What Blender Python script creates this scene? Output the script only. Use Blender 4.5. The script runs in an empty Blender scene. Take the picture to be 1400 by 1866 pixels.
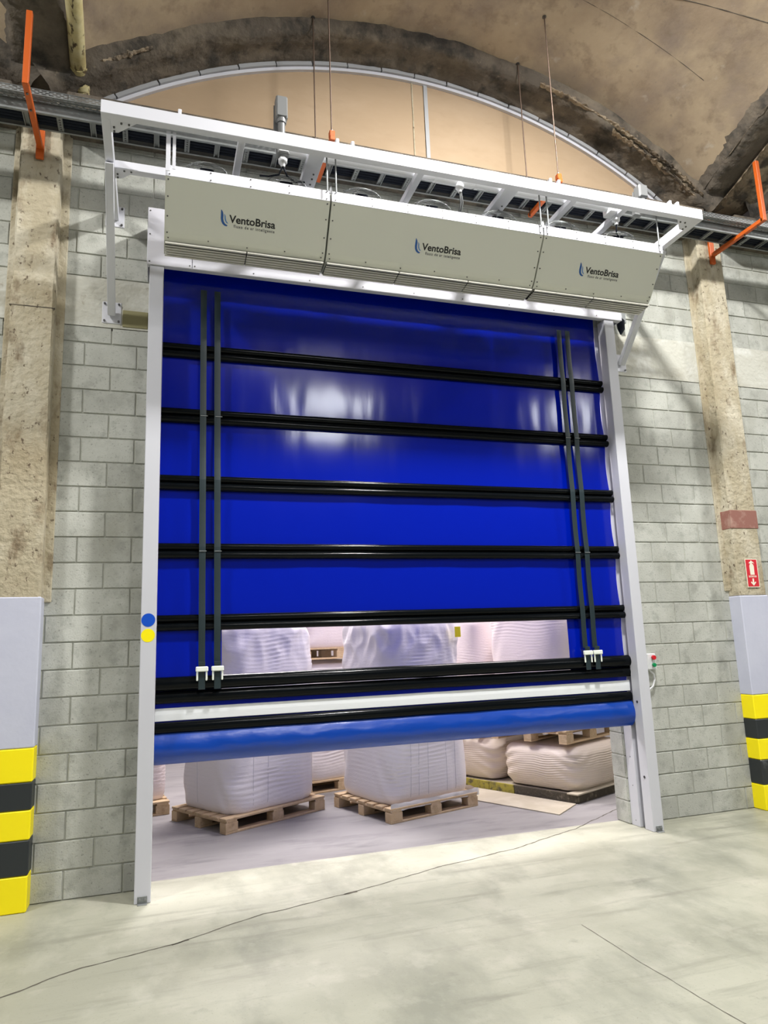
import bpy, bmesh, math, random
from mathutils import Vector, Matrix, noise
random.seed(7)
S = bpy.context.scene
COL = S.collection

# ---------------------------------------------------------------- camera
cam_d = bpy.data.cameras.new('camera')
cam = bpy.data.objects.new('camera', cam_d); COL.objects.link(cam)
yaw, pit, rol, FPX = 0.3151, 0.1796, -0.0366, 1293.66
fw = Vector((math.sin(yaw)*math.cos(pit), math.cos(yaw)*math.cos(pit), math.sin(pit)))
r0 = Vector((math.cos(yaw), -math.sin(yaw), 0)); u0 = r0.cross(fw)
rr = math.cos(rol)*r0 + math.sin(rol)*u0; uu = -math.sin(rol)*r0 + math.cos(rol)*u0
M4 = Matrix(((rr.x, uu.x, -fw.x, -0.0371), (rr.y, uu.y, -fw.y, -5.8884), (rr.z, uu.z, -fw.z, 1.7252), (0, 0, 0, 1)))
cam.matrix_world = M4
cam_d.sensor_fit = 'VERTICAL'; cam_d.sensor_height = 24.0; cam_d.lens = FPX/1866*24.0
cam_d.clip_start = 0.05; cam_d.clip_end = 200
S.camera = cam

# ---------------------------------------------------------------- world, lights, exposure
w = bpy.data.worlds.new('world'); S.world = w; w.use_nodes = True
w.node_tree.nodes['Background'].inputs[0].default_value = (0.93, 0.97, 1.0, 1)
w.node_tree.nodes['Background'].inputs[1].default_value = 0.10
S.view_settings.view_transform = 'Standard'; S.view_settings.look = 'None'
S.view_settings.gamma = 1.0; S.view_settings.use_curve_mapping = False
S.view_settings.exposure = -0.05

def area(loc, size, power, col=(1, .98, .95), rot=(0, 0, 0)):
    d = bpy.data.lights.new('lamp_light', 'AREA'); d.shape = 'RECTANGLE'
    d.size, d.size_y = size; d.energy = power; d.color = col
    o = bpy.data.objects.new('lamp_light', d); o.location = loc; o.rotation_euler = rot
    COL.objects.link(o); return o
# high-bay lamps of the hall (in front of and above the door, outside the frame)
area((3.1, -2.75, 7.5), (.42, .38), 560)
pl_ = bpy.data.lights.new('lamp_glow', 'POINT'); pl_.energy = 42; pl_.color = (1, .93, 1.0); pl_.shadow_soft_size = .25
plo = bpy.data.objects.new('lamp_glow', pl_); plo.location = (3.1, -2.75, 7.25); COL.objects.link(plo)
area((2.0, -6.6, 7.5), (1.0, .6), 140)
area((3.9, -10.4, 7.45), (1.5, 1.25), 150, (.95, .98, 1), (math.pi/2, 0, 0))   # high window far behind
area((10.2, -9.9, 7.5), (.9, 1.3), 90, (.95, .98, 1), (math.pi/2, 0, 0))
area((-3.2, -8.5, 7.4), (1.3, .8), 180)
area((9.84, -2.75, 7.5), (.45, .4), 420)
area((-3.64, -2.75, 7.5), (.45, .4), 330)
# lamps of the store behind the opening
area((1.6, 3.4, 5.6), (1.6, 1.2), 440, (1, .93, .95))
area((4.6, 1.4, 5.6), (1.6, 1.2), 310, (1, .93, .93))
area((0.8, 1.6, 5.2), (1.2, .6), 60, (1, .95, .97))

# ---------------------------------------------------------------- materials
def N(nt, t, **k):
    n = nt.nodes.new(t)
    for a, b in k.items(): setattr(n, a, b)
    return n
def mat(name, col, rough=.6, metal=0., noise_=None, bump=None, coat=0., spec=.5, rnd=0., emit=None, alpha=None):
    """noise_: list of (scale, colour, low, high, strength, stretch)"""
    m = bpy.data.materials.new(name); m.use_nodes = True; nt = m.node_tree
    b = nt.nodes['Principled BSDF']
    b.inputs['Base Color'].default_value = (*col, 1); b.inputs['Roughness'].default_value = rough
    b.inputs['Metallic'].default_value = metal; b.inputs['Coat Weight'].default_value = coat
    b.inputs['Coat Roughness'].default_value = .08; b.inputs['Specular IOR Level'].default_value = spec
    geo = N(nt, 'ShaderNodeNewGeometry'); cur = None
    def link(a, c): nt.links.new(a, c)
    if noise_ or rnd:
        rgb = N(nt, 'ShaderNodeRGB'); rgb.outputs[0].default_value = (*col, 1); cur = rgb.outputs[0]
    if rnd:
        oi = N(nt, 'ShaderNodeObjectInfo'); mr = N(nt, 'ShaderNodeMapRange')
        mr.inputs['To Min'].default_value = 1-rnd; mr.inputs['To Max'].default_value = 1+rnd
        link(oi.outputs['Random'], mr.inputs['Value'])
        vm = N(nt, 'ShaderNodeVectorMath', operation='SCALE'); link(cur, vm.inputs[0]); link(mr.outputs[0], vm.inputs['Scale'])
        cur = vm.outputs[0]
    for i, (sc, c2, lo, hi, st, stretch) in enumerate(noise_ or []):
        mp = N(nt, 'ShaderNodeMapping'); mp.inputs['Scale'].default_value = stretch; mp.inputs['Location'].default_value = (i*3.7, i*1.3, i*5.1)
        link(geo.outputs['Position'], mp.inputs[0])
        nz = N(nt, 'ShaderNodeTexNoise'); nz.inputs['Scale'].default_value = sc; nz.inputs['Detail'].default_value = 7; nz.inputs['Roughness'].default_value = .62
        link(mp.outputs[0], nz.inputs['Vector'])
        mr = N(nt, 'ShaderNodeMapRange'); mr.inputs['From Min'].default_value = lo; mr.inputs['From Max'].default_value = hi; mr.inputs['To Max'].default_value = st
        link(nz.outputs['Fac'], mr.inputs['Value'])
        mx = N(nt, 'ShaderNodeMix', data_type='RGBA'); link(mr.outputs[0], mx.inputs['Factor']); link(cur, mx.inputs['A']); mx.inputs['B'].default_value = (*c2, 1)
        cur = mx.outputs['Result']
    if cur is not None: link(cur, b.inputs['Base Color'])
    if bump:
        sc, st, dist, stretch = bump
        mp = N(nt, 'ShaderNodeMapping'); mp.inputs['Scale'].default_value = stretch; link(geo.outputs['Position'], mp.inputs[0])
        nz = N(nt, 'ShaderNodeTexNoise'); nz.inputs['Scale'].default_value = sc; nz.inputs['Detail'].default_value = 6
        link(mp.outputs[0], nz.inputs['Vector'])
        bp = N(nt, 'ShaderNodeBump'); bp.inputs['Strength'].default_value = st; bp.inputs['Distance'].default_value = dist
        link(nz.outputs['Fac'], bp.inputs['Height']); link(bp.outputs[0], b.inputs['Normal'])
    if emit: b.inputs['Emission Color'].default_value = (*emit[0], 1); b.inputs['Emission Strength'].default_value = emit[1]
    return m
I3 = (1, 1, 1)
M = {}
M['block'] = mat('concrete_block', (.42, .43, .39), .9, noise_=[(2.2, (.56, .575, .53), .45, .7, .8, I3), (1.1, (.23, .23, .18), .52, .72, .7, (1, 1, .6)), (7, (.25, .26, .23), .52, .68, .6, I3), (60, (.17, .17, .15), .58, .70, .7, I3)], bump=(90, .5, .006, I3), rnd=.09)
M['mortar'] = mat('mortar', (.42, .43, .38), .95, noise_=[(5, (.54, .54, .49), .45, .65, .8, I3)], bump=(60, .6, .008, I3))
M['lintel'] = mat('lintel_concrete', (.52, .52, .46), .9, noise_=[(1.6, (.34, .32, .25), .5, .7, .8, (1, 1, 2)), (9, (.24, .2, .14), .64, .75, .7, I3), (3, (.66, .67, .63), .52, .66, .8, I3)], bump=(25, .6, .015, I3))
M['column'] = mat('column_concrete', (.42, .37, .26), .9, noise_=[(2.5, (.57, .53, .42), .45, .65, .9, (1.3, 1.3, .7)), (4.5, (.16, .11, .06), .56, .70, .8, (1.6, 1.6, .7)), (1.1, (.30, .24, .14), .5, .7, .7, I3), (26, (.08, .05, .03), .60, .68, .9, (1, 1, .7))], bump=(20, .9, .02, I3))
M['olive'] = mat('olive_timber_packer', (.27, .25, .13), .85)
M['shell'] = mat('vault_concrete', (.315, .24, .165), .95, noise_=[(.9, (.43, .34, .23), .42, .60, .9, I3), (1.5, (.235, .185, .15), .48, .66, .8, I3), (4.5, (.22, .165, .115), .52, .64, .6, I3), (12, (.2, .16, .12), .62, .75, .7, I3), (5, (.5, .44, .36), .63, .72, .5, I3)], bump=(8, .45, .014, I3))
M['rib'] = mat('stained_rib_concrete', (.105, .088, .068), .95, noise_=[(2.2, (.20, .165, .12), .48, .68, .9, I3), (4, (.035, .032, .027), .5, .64, .9, I3), (14, (.26, .21, .15), .64, .74, .7, I3)], bump=(10, .8, .04, I3))
M['crust'] = mat('flaking_concrete_crust', (.27, .215, .15), .95, noise_=[(6, (.40, .33, .23), .5, .62, .8, I3), (5, (.06, .05, .04), .5, .6, .9, I3)], bump=(20, 1, .04, I3))
M['board'] = mat('tan_infill_board', (.39, .285, .18), .85, noise_=[(1.2, (.44, .33, .22), .45, .7, .8, (1, 1, 2)), (3, (.33, .24, .15), .55, .75, .5, (1, 1, 3))])
M['floor'] = mat('hall_floor_concrete', (.345, .345, .275), .42, noise_=[(.55, (.43, .43, .35), .42, .60, .9, (1, 1.7, 1)), (1.3, (.25, .255, .205), .48, .66, .8, (1.6, .8, 1)), (3.5, (.46, .45, .375), .54, .70, .7, I3), (2.0, (.22, .22, .175), .54, .70, .65, (.5, 3.5, 1)), (3.0, (.48, .475, .40), .56, .70, .4, (1.4, 1, 1)), (9, (.22, .22, .18), .62, .74, .45, I3), (70, (.22, .21, .17), .60, .70, .6, I3)], bump=(40, .15, .003, I3), spec=.35)
M['floor_in'] = mat('store_floor_concrete', (.30, .29, .29), .5, noise_=[(.9, (.37, .36, .355), .42, .65, .9, (.6, 2, 1)), (2.3, (.19, .185, .19), .52, .70, .8, (.6, 2, 1)), (60, (.22, .2, .2), .64, .74, .5, I3)], bump=(40, .15, .003, I3), spec=.35)
M['crack'] = mat('crack_dark', (.10, .09, .07), .95)
M['post'] = mat('grey_post_paint', (.56, .57, .62), .42, metal=.0)
M['slot'] = mat('dark_slot_and_plug', (.03, .03, .035), .5)
M['header'] = mat('glossy_white_header', (.68, .68, .75), .16, spec=.8)
M['white'] = mat('white_frame_paint', (.64, .65, .70), .35)
M['cream'] = mat('shaded_cream_paint', (.66, .67, .59), .33)  # panel tilts down, its shade is put into this darker cream
M['lip'] = mat('lit_lip_paint', (.85, .86, .93), .35)  # upright lip catches more light, put into this lighter colour
M['slat'] = mat('louvre_slat_paint', (.62, .61, .54), .4)
M['darkgap'] = mat('dark_interior', (.02, .02, .02), .8)
M['vinyl'] = mat('blue_vinyl', (.0, .010, .36), .14, spec=.42, coat=.1, bump=(2.6, .05, .02, (2.5, 1, .35)))
M['vinyl_bag'] = mat('blue_vinyl_hem', (.0, .045, .34), .28, spec=.6, bump=(4, .3, .02, (1, 1, 2)))
M['bar'] = mat('black_vinyl_pocket', (.003, .004, .005), .16, spec=.13, bump=(6, .15, .01, (.4, 1, 3)))
M['strap'] = mat('strap_webbing', (.012, .025, .03), .45)
M['stripe'] = mat('reflective_white_stripe', (.80, .83, .86), .45)
M['buckle'] = mat('white_buckle_plastic', (.8, .85, .78), .4)
M['steel'] = mat('galvanised_steel', (.26, .275, .275), .45, metal=.5, noise_=[(9, (.19, .2, .2), .45, .65, .7, I3)])
M['steel_dark'] = mat('steel_screw', (.12, .12, .12), .4, metal=.8)
M['rod'] = mat('threaded_rod', (.11, .075, .055), .5, metal=.5)
M['orange'] = mat('orange_paint', (.52, .095, .008), .45)
M['cable'] = mat('cable_sheath', (.006, .009, .017), .7, spec=.2)
M['pvc'] = mat('white_pvc', (.72, .73, .75), .4)
M['grey_al'] = mat('grey_conduit_box', (.15, .155, .155), .42)
M['pipe'] = mat('stained_downpipe', (.52, .45, .22), .7, noise_=[(5, (.58, .54, .33), .45, .65, .8, I3), (9, (.05, .03, .015), .55, .62, .95, (2.5, 1, 1)), (3, (.3, .24, .1), .55, .7, .7, I3)])
M['lav'] = mat('lavender_grey_paint', (.52, .54, .66), .5, noise_=[(2, (.57, .59, .70), .45, .65, .7, I3)], bump=(18, .25, .006, I3))
M['yellow'] = mat('yellow_paint', (1.0, .84, .0), .45, bump=(18, .25, .006, I3))
M['black'] = mat('black_paint', (.022, .027, .03), .4, noise_=[(6, (.12, .13, .14), .66, .74, .7, I3)], bump=(18, .25, .006, I3))
M['redband'] = mat('faded_red_band', (.27, .12, .095), .85, noise_=[(12, (.42, .27, .22), .5, .68, .8, I3)])
M['sign'] = mat('red_sign', (.62, .03, .045), .4)
M['signw'] = mat('cream_sign_print', (.85, .82, .68), .4)
M['blue_dot'] = mat('blue_sticker', (.0, .07, .52), .4)
M['yel_dot'] = mat('yellow_sticker', (.95, .82, .0), .4)
M['logo_blue'] = mat('logo_blue', (.02, .10, .33), .4)
M['logo_light'] = mat('logo_light_blue', (.10, .24, .50), .4)
M['ink'] = mat('black_lettering', (.01, .01, .012), .4)
M['ink2'] = mat('grey_lettering', (.07, .07, .08), .4)
M['wood'] = mat('pallet_wood', (.56, .41, .24), .8, noise_=[(3, (.66, .51, .33), .45, .65, .8, (6, 6, 6)), (8, (.34, .22, .12), .58, .7, .6, I3)], bump=(30, .4, .004, I3), rnd=.12)
M['wood_old'] = mat('weathered_board', (.50, .45, .34), .85, noise_=[(4, (.6, .55, .44), .45, .65, .7, I3)])
M['kerb'] = mat('stained_black_kerb', (.075, .065, .045), .9, noise_=[(12, (.22, .19, .13), .55, .68, .8, I3)], bump=(30, .8, .01, I3))
M['kerb_y'] = mat('worn_yellow_kerb', (.38, .33, .05), .8, noise_=[(12, (.1, .09, .05), .5, .62, .9, I3)])
M['bag'] = mat('white_woven_bag', (.82, .79, .80), .45, bump=(30, .25, .006, (1, 1, 3)))
M['bag_cream'] = mat('cream_woven_bag', (.78, .69, .58), .5, bump=(30, .25, .006, (1, 1, 3)))
M['bag_pink'] = mat('pale_pink_woven_bag', (.80, .72, .71), .5, bump=(30, .25, .006, (1, 1, 3)))
M['film'] = mat('crumpled_film', (.78, .76, .74), .3)
M['seam'] = mat('bag_print_line', (.55, .55, .60), .6)
M['farwall'] = mat('store_wall_paint', (.66, .60, .60), .9)
M['green'] = mat('green_button', (.0, .25, .08), .35)
M['red'] = mat('red_button', (.6, .01, .02), .35)
M['grey_border'] = mat('grey_arch_trim', (.36, .37, .38), .6)
def window_mat():
    m = bpy.data.materials.new('clear_film'); m.use_nodes = True; nt = m.node_tree; nt.nodes.clear()
    out = N(nt, 'ShaderNodeOutputMaterial'); t = N(nt, 'ShaderNodeBsdfTransparent'); t.inputs[0].default_value = (.96, .95, .96, 1)
    g = N(nt, 'ShaderNodeBsdfGlossy'); g.inputs['Roughness'].default_value = .12
    mx = N(nt, 'ShaderNodeMixShader'); fr = N(nt, 'ShaderNodeFresnel'); fr.inputs[0].default_value = 1.45
    nt.links.new(fr.outputs[0], mx.inputs[0]); nt.links.new(t.outputs[0], mx.inputs[1]); nt.links.new(g.outputs[0], mx.inputs[2]); nt.links.new(mx.outputs[0], out.inputs[0])
    return m
M['clear'] = window_mat()

# ---------------------------------------------------------------- mesh helpers
class MB:
    def __init__(s): s.v = []; s.f = []; s.sm = []
    def add(s, vs, fs, smooth=False):
        o = len(s.v); s.v += [tuple(p) for p in vs]; s.f += [tuple(i+o for i in f) for f in fs]; s.sm += [smooth]*len(fs); return s
    def box(s, x0, x1, y0, y1, z0, z1, mtx=None):
        vs = [Vector((x, y, z)) for x in (x0, x1) for y in (y0, y1) for z in (z0, z1)]
        if mtx: vs = [mtx @ p for p in vs]
        return s.add(vs, [(0, 1, 3, 2), (4, 6, 7, 5), (0, 4, 5, 1), (2, 3, 7, 6), (0, 2, 6, 4), (1, 5, 7, 3)])
    def bevbox(s, x0, x1, y0, y1, z0, z1, b=.004, mtx=None):
        bm = bmesh.new(); bmesh.ops.create_cube(bm, size=1)
        for v in bm.verts: v.co = Vector(((x0+x1)/2+v.co.x*(x1-x0), (y0+y1)/2+v.co.y*(y1-y0), (z0+z1)/2+v.co.z*(z1-z0)))
        bmesh.ops.bevel(bm, geom=bm.edges[:], offset=b, segments=1, affect='EDGES')
        if mtx: bm.transform(mtx)
        bm.verts.index_update(); s.add([v.co[:] for v in bm.verts], [[v.index for v in f.verts] for f in bm.faces]); bm.free(); return s
    def beam(s, a, b, w, h, up=(0, 0, 1), bev=.003):
        a, b = Vector(a), Vector(b); d = (b-a); L = d.length; d.normalize()
        x = d.cross(Vector(up)).normalized(); z = x.cross(d)
        m = Matrix((( x.x, d.x, z.x, a.x), (x.y, d.y, z.y, a.y), (x.z, d.z, z.z, a.z), (0, 0, 0, 1)))
        return s.bevbox(-w/2, w/2, 0, L, -h/2, h/2, bev, m)
    def tube(s, pts, r, n=8, cap=True):
        pts = [Vector(p) for p in pts]; rings = []
        rs = r if isinstance(r, (list, tuple)) else [r]*len(pts)
        up = None
        for i, p in enumerate(pts):
            d = (pts[min(i+1, len(pts)-1)]-pts[max(i-1, 0)]).normalized()
            if up is None:
                up = Vector((0, 0, 1)) if abs(d.z) < .9 else Vector((1, 0, 0))
            x = d.cross(up).normalized(); y = x.cross(d); up = y
            rings.append([p+rs[i]*(math.cos(2*math.pi*k/n)*x+math.sin(2*math.pi*k/n)*y) for k in range(n)])
        vs = [q for g in rings for q in g]; fs = []
        for i in range(len(pts)-1):
            for k in range(n):
                fs.append((i*n+k, i*n+(k+1) % n, (i+1)*n+(k+1) % n, (i+1)*n+k))
        s.add(vs, fs, True)
        if cap:
            s.add(rings[0], [tuple(range(n))]); s.add(rings[-1], [tuple(range(n-1, -1, -1))])
        return s
    def prism(s, poly, h0, h1, fn):
        """poly 2D, fn(a,b,h)->3D"""
        n = len(poly)
        vs = [fn(a, b, h0) for a, b in poly]+[fn(a, b, h1) for a, b in poly]
        return s.add(vs, [tuple(range(n-1, -1, -1)), tuple(range(n, 2*n))]+[(i, (i+1) % n, n+(i+1) % n, n+i) for i in range(n)])
    def mesh(s, name):
        m = bpy.data.meshes.new(name); m.from_pydata(s.v, [], s.f)
        m.polygons.foreach_set('use_smooth', s.sm)
        bm = bmesh.new(); bm.from_mesh(m); bmesh.ops.recalc_face_normals(bm, faces=bm.faces); bm.to_mesh(m); bm.free()
        m.update(); return m
    def build(s, name, material, parent=None, **props):
        m = s.mesh(name); m.materials.append(M[material])
        return link(name, m, parent, **props)
def link(name, m, parent=None, loc=None, **props):
    o = bpy.data.objects.new(name, m); COL.objects.link(o)
    if parent: o.parent = parent
    if loc is not None: o.location = loc
    for k, v in props.items(): o[k] = v
    return o
def empty(name, loc=(0, 0, 0), rz=0, label=None, category=None, group=None, kind=None):
    o = bpy.data.objects.new(name, None); COL.objects.link(o); o.location = loc; o.rotation_euler = (0, 0, rz)
    o.empty_display_size = .1
    if label: o['label'] = label
    if category: o['category'] = category
    if group: o['group'] = group
    if kind: o['kind'] = kind
    return o
def nz(x, y, z, s=1.): return noise.noise(Vector((x*s, y*s, z*s)))

CX, CZ, RR = 2.37, 2.37, 5.0      # arch centre and radius
COLS = (-1.0, 5.74); PITCH = 6.74

# ---------------------------------------------------------------- floors
def grid_floor(name, x0, x1, y0, y1, material, nx, ny, amp=.0):
    b = MB(); vs = [(x0+(x1-x0)*i/nx, y0+(y1-y0)*j/ny, amp*nz(i*.7, j*.7, 3)) for j in range(ny+1) for i in range(nx+1)]
    fs = [(j*(nx+1)+i, j*(nx+1)+i+1, (j+1)*(nx+1)+i+1, (j+1)*(nx+1)+i) for j in range(ny) for i in range(nx)]
    b.add(vs, fs); b.box(x0, x1, y0, y1, -.2, -.02)
    return b.build(name, material, kind='structure')
fl = grid_floor('floor', -9, 16, -16, .17, 'floor', 10, 8)
fl2 = grid_floor('floor', -9, 16, .17, 9.2, 'floor_in', 10, 6)
def crack(pts, wd, seed, name='crack', step=.03, wob=.018, mt='crack'):
    b = MB(); random.seed(seed); P = []
    for i in range(len(pts)-1):
        a, c = Vector(pts[i]), Vector(pts[i+1]); n = max(2, int((c-a).length/step))
        for k in range(n): P.append(a.lerp(c, k/n))
    P.append(Vector(pts[-1])); vs = []
    for i, p in enumerate(P):
        d = (P[min(i+1, len(P)-1)]-P[max(i-1, 0)]).normalized(); q = Vector((-d.y, d.x))
        off = wob*nz(p.x, p.y, seed, 3.1)+wob*.6*nz(p.x, p.y, seed+5, 14); ww = wd*(.55+.9*abs(nz(p.x, p.y, seed+9, 9))+.35*random.random())
        c = Vector((p.x, p.y))+q*off
        vs += [(c.x-q.x*ww, c.y-q.y*ww, .0012), (c.x+q.x*ww, c.y+q.y*ww, .0012)]
    b.add(vs, [(2*i, 2*i+1, 2*i+3, 2*i+2) for i in range(len(P)-1)])
    return b.build(name, mt, fl)
crack([(-2.2, -1.95), (-.75, -1.44), (-.378, -1.242), (.122, -1.10), (.681, -.831), (1.313, -.688), (2.086, -.414), (2.811, -.244), (3.62, .087), (3.914, .269), (4.283, .493), (4.8, .75)], .0055, 3)
crack([(1.26, -.70), (1.36, -.68)], .012, 8, wob=.004)
crack([(.10, -1.115), (.20, -1.07)], .010, 9, wob=.004)
crack([(2.454, -1.795), (2.457, -2.357), (2.494, -3.025), (2.5, -4.)], .0022, 5, wob=.006)

# ---------------------------------------------------------------- block walls
meshes = {}
def block_mesh(wd, ht, var):
    k = (round(wd, 3), round(ht, 3), var)
    if k in meshes: return meshes[k]
    random.seed(hash(k) % 9999)
    j = lambda: random.uniform(-.0022, .0022)
    b = MB(); c = .004
    fr = [(c+j(), -.004+j()*.5, c+j()), (wd-c+j(), -.004+j()*.5, c+j()), (wd-c+j(), -.004+j()*.5, ht-c+j()), (c+j(), -.004+j()*.5, ht-c+j())]
    md = [(0, .002, 0), (wd, .002, 0), (wd, .002, ht), (0, .002, ht)]
    bk = [(0, .05, 0), (wd, .05, 0), (wd, .05, ht), (0, .05, ht)]
    b.add(fr+md+bk, [(0, 1, 2, 3)]+[(i, 4+i, 4+(i+1) % 4, (i+1) % 4) for i in range(4)]+[(4+i, 8+i, 8+(i+1) % 4, 4+(i+1) % 4) for i in range(4)])
    m = b.mesh('block'); m.materials.append(M['block']); meshes[k] = m; return m
J = .010
def blocks(parent, x0, x1, k0, k1, a, holes=(), zoff=0.):
    n = 0
    for k in range(k0, k1):
        z = k*.2+zoff; st = a+(.2 if k % 2 else 0.)
        i0 = math.floor((x0-st)/.4)-1
        for i in range(i0, i0+200):
            l, r = st+i*.4+J/2, st+(i+1)*.4-J/2
            if r <= x0: continue
            if l >= x1: break
            l, r = max(l, x0), min(r, x1)
            if r-l < .02: continue
            cuts = [(l, r)]
            for hx0, hx1, hz0, hz1 in holes:
                if z+.1 > hz0 and z+.1 < hz1:
                    nc = []
                    for a_, b_ in cuts:
                        if b_ <= hx0 or a_ >= hx1: nc.append((a_, b_)); continue
                        if a_ < hx0: nc.append((a_, hx0))
                        if b_ > hx1: nc.append((hx1, b_))
                    cuts = nc
            for a_, b_ in cuts:
                if b_-a_ < .02: continue
                m = block_mesh(b_-a_, .2-J, (i*7+k*3) % 5 if abs(b_-a_-.39) < .002 else 0)
                link('block', m, parent, (a_, random.uniform(-.0015, .0015), z+J/2)); n += 1
    return n
A_R, A_L = 4.672, -.619
random.seed(2)
# left wall
wl = MB(); wl.box(-3.2, -.02, .006, .19, 0, 4.32); wl = wl.build('wall_left', 'mortar', kind='structure')
blocks(wl, -2.2, -1.16, 0, 21, A_L); blocks(wl, -.845, -.02, 0, 21, A_L)
MB().box(-.845, -.02, -.006, .19, 4.345, 4.775).build('lintel', 'lintel', wl)
MB().box(-2.6, -1.16, -.006, .19, 4.345, 4.775).build('lintel', 'lintel', wl)
MB().bevbox(-.34, -.14, -.012, .02, 4.36, 4.51, .004).build('lintel_packer', 'olive', wl)
# right wall
wr = MB(); wr.box(4.14, 9.5, .006, .19, 0, 4.38); wr = wr.build('wall_right', 'mortar', kind='structure')
blocks(wr, 4.14, 5.575, 0, 21, A_R); blocks(wr, 5.90, 7.3, 0, 21, A_R)
for par, st, xa, xe in ((wl, A_L, -2.2, -1.16), (wl, A_L, -.845, -.02), (wr, A_R, 4.14, 5.575), (wr, A_R, 5.90, 7.3)):
    for i in range(-12, 12):      # cut course under the lintel
        l, r = max(xa, st+.2+i*.4+J/2), min(xe, st+.6+i*.4-J/2)
        if r-l > .03: link('block', block_mesh(r-l, .135, 0), par, (l, 0, 4.2+J/2))
# jamb faces of the opening, block by block
for k in range(21):
    m = block_mesh(.19, .19, 7+k % 3)
    o = link('jamb_block', m, wr, (4.137, .195, k*.2+J/2)); o.rotation_euler = (0, 0, -math.pi/2)
MB().box(4.14, 5.575, -.008, .19, 4.345, 4.80).build('lintel', 'lintel', wr)
MB().box(5.90, 7.6, -.008, .19, 4.345, 4.80).build('lintel', 'lintel', wr)
# upper wall
wt = MB(); wt.box(-3.2, 9.5, .006, .19, 4.775, 6.17); wt.box(-.02, 4.14, .006, .19, 4.75, 4.78); wt = wt.build('wall_upper', 'mortar', kind='structure')
blocks(wt, -2.2, -1.16, 24, 31, A_L, zoff=-.02); blocks(wt, -.845, 5.575, 24, 31, A_L+.1, zoff=-.02); blocks(wt, 5.9, 7.3, 24, 31, A_R, zoff=-.02)
for xa, xb in ((-.80, 5.53), (5.94, 8.5), (-3.2, -1.2)): MB().bevbox(xa, xb, -.355, .01, 6.02, 6.20, .01).build('shade_beam', 'rib', wt)  # unseen beams added behind the trays to keep lamp light off the wall
# far wall of the store and its side
fwb = MB(); fwb.box(-9, 16, 9.0, 9.2, 0, 7); fwb.build('wall_far', 'farwall', kind='structure')
MB().box(-9, 16, .2, 9.2, 6.6, 6.8).build('ceiling', 'farwall', kind='structure')

# ---------------------------------------------------------------- arched infill, rib and vault shells
def arc_pts(cx, r, x0, x1, n):
    return [(x0+(x1-x0)*i/n, CZ+math.sqrt(max(0, r*r-(x0+(x1-x0)*i/n-cx)**2))) for i in range(n+1)]
def tymp(cx, x0, x1, name, parent=None, **k):
    p = [(x1, 6.16), (x0, 6.16)]+arc_pts(cx, RR-.01, x0, x1, 60)
    return MB().prism(p, .0, .10, lambda a, b, h: (a, h+.02, b)).build(name, 'board', parent, **k)
wtop = tymp(CX, -.86, 5.6, 'wall_arch', kind='structure')
tymp(CX+PITCH+.4, 6.32, 8.6, 'infill_panel', wtop)
tymp(CX-PITCH, -3.5, -1.14, 'infill_panel', wtop)
# joint cover in the infill, and a thin shadow line painted brown
MB().box(2.475, 2.515, .005, .022, 6.17, 7.34).build('joint_cover', 'grey_border', wtop)
MB().box(2.345, 2.357, .012, .022, 6.17, 7.34).build('painted_shadow', 'column', wtop)
# arch trim: white strip in front, grey flashing segments behind it
def arc_band(r0, r1, y0, y1, x0, x1, n, cx=CX):
    b = MB(); vs = []
    for i in range(n+1):
        t = i/n; a0 = math.asin((x0-cx)/RR); a1 = math.asin((x1-cx)/RR); a = a0+(a1-a0)*t
        for r, y in ((r0, y0), (r1, y0), (r1, y1), (r0, y1)):
            vs.append((cx+r*math.sin(a), y, CZ+r*math.cos(a)))
    fs = [(4*i+k, 4*i+(k+1) % 4, 4*i+4+(k+1) % 4, 4*i+4+k) for i in range(n) for k in range(4)]
    fs += [(0, 1, 2, 3), (4*n+3, 4*n+2, 4*n+1, 4*n)]
    b.add(vs, fs); return b
arc_band(RR-.055, RR-.022, -.012, .03, -.8, 5.55, 80).build('trim_1', 'white', kind='structure')
tr = empty('trim_2', kind='structure')
for i in range(18):
    xa = -.8+6.35*i/18; xb = -.8+6.35*(i+1)/18-.012
    arc_band(RR-.020, RR+.02, -.035+.004*(i % 2), .03, xa, xb, 5).build('flashing', 'grey_border', tr)

ceil = empty('ceiling', kind='structure')
def rib_arch(cx, x0, x1, seed):
    """concrete arch rib along the wall: soffit y 0..-.33, with rough lower edges"""
    n, prof = 110, []
    b = MB(); vs = []
    ys = [(.05, 0), (0, 0), (-.07, .0), (-.10, .03), (-.20, .035), (-.30, .03), (-.345, .06), (-.37, .13), (-.39, .24)]
    for i in range(n+1):
        x = x0+(x1-x0)*i/n; a = math.asin((x-cx)/(RR+.02))
        for k, (y, dr) in enumerate(ys):
            e = .018*nz(x, y, seed, 4)+.010*nz(x, y, seed, 13)
            if k in (5, 6, 7): e *= 2.2+2.*max(0, abs(x-cx)/3.3-.4)
            r = RR+.018+dr+(e if k > 1 else 0)
            vs.append((cx+r*math.sin(a), y+(.4*e if k > 1 else 0), CZ+r*math.cos(a)))
    m = len(ys)
    b.add(vs, [(i*m+k, i*m+k+1, (i+1)*m+k+1, (i+1)*m+k) for i in range(n) for k in range(m-1)], True)
    return b.build('arch_rib', 'rib', ceil)
def shell_z(x, y, cx):
    t = max(0, -y-.3); wgt = .4+.6*(min(1.2, abs(x-cx)/3.2))**2
    return CZ+math.sqrt((RR+.16)**2-(x-cx)**2)+(.38*t-.045*t*t if t < 4.2 else .80)*wgt
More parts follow.
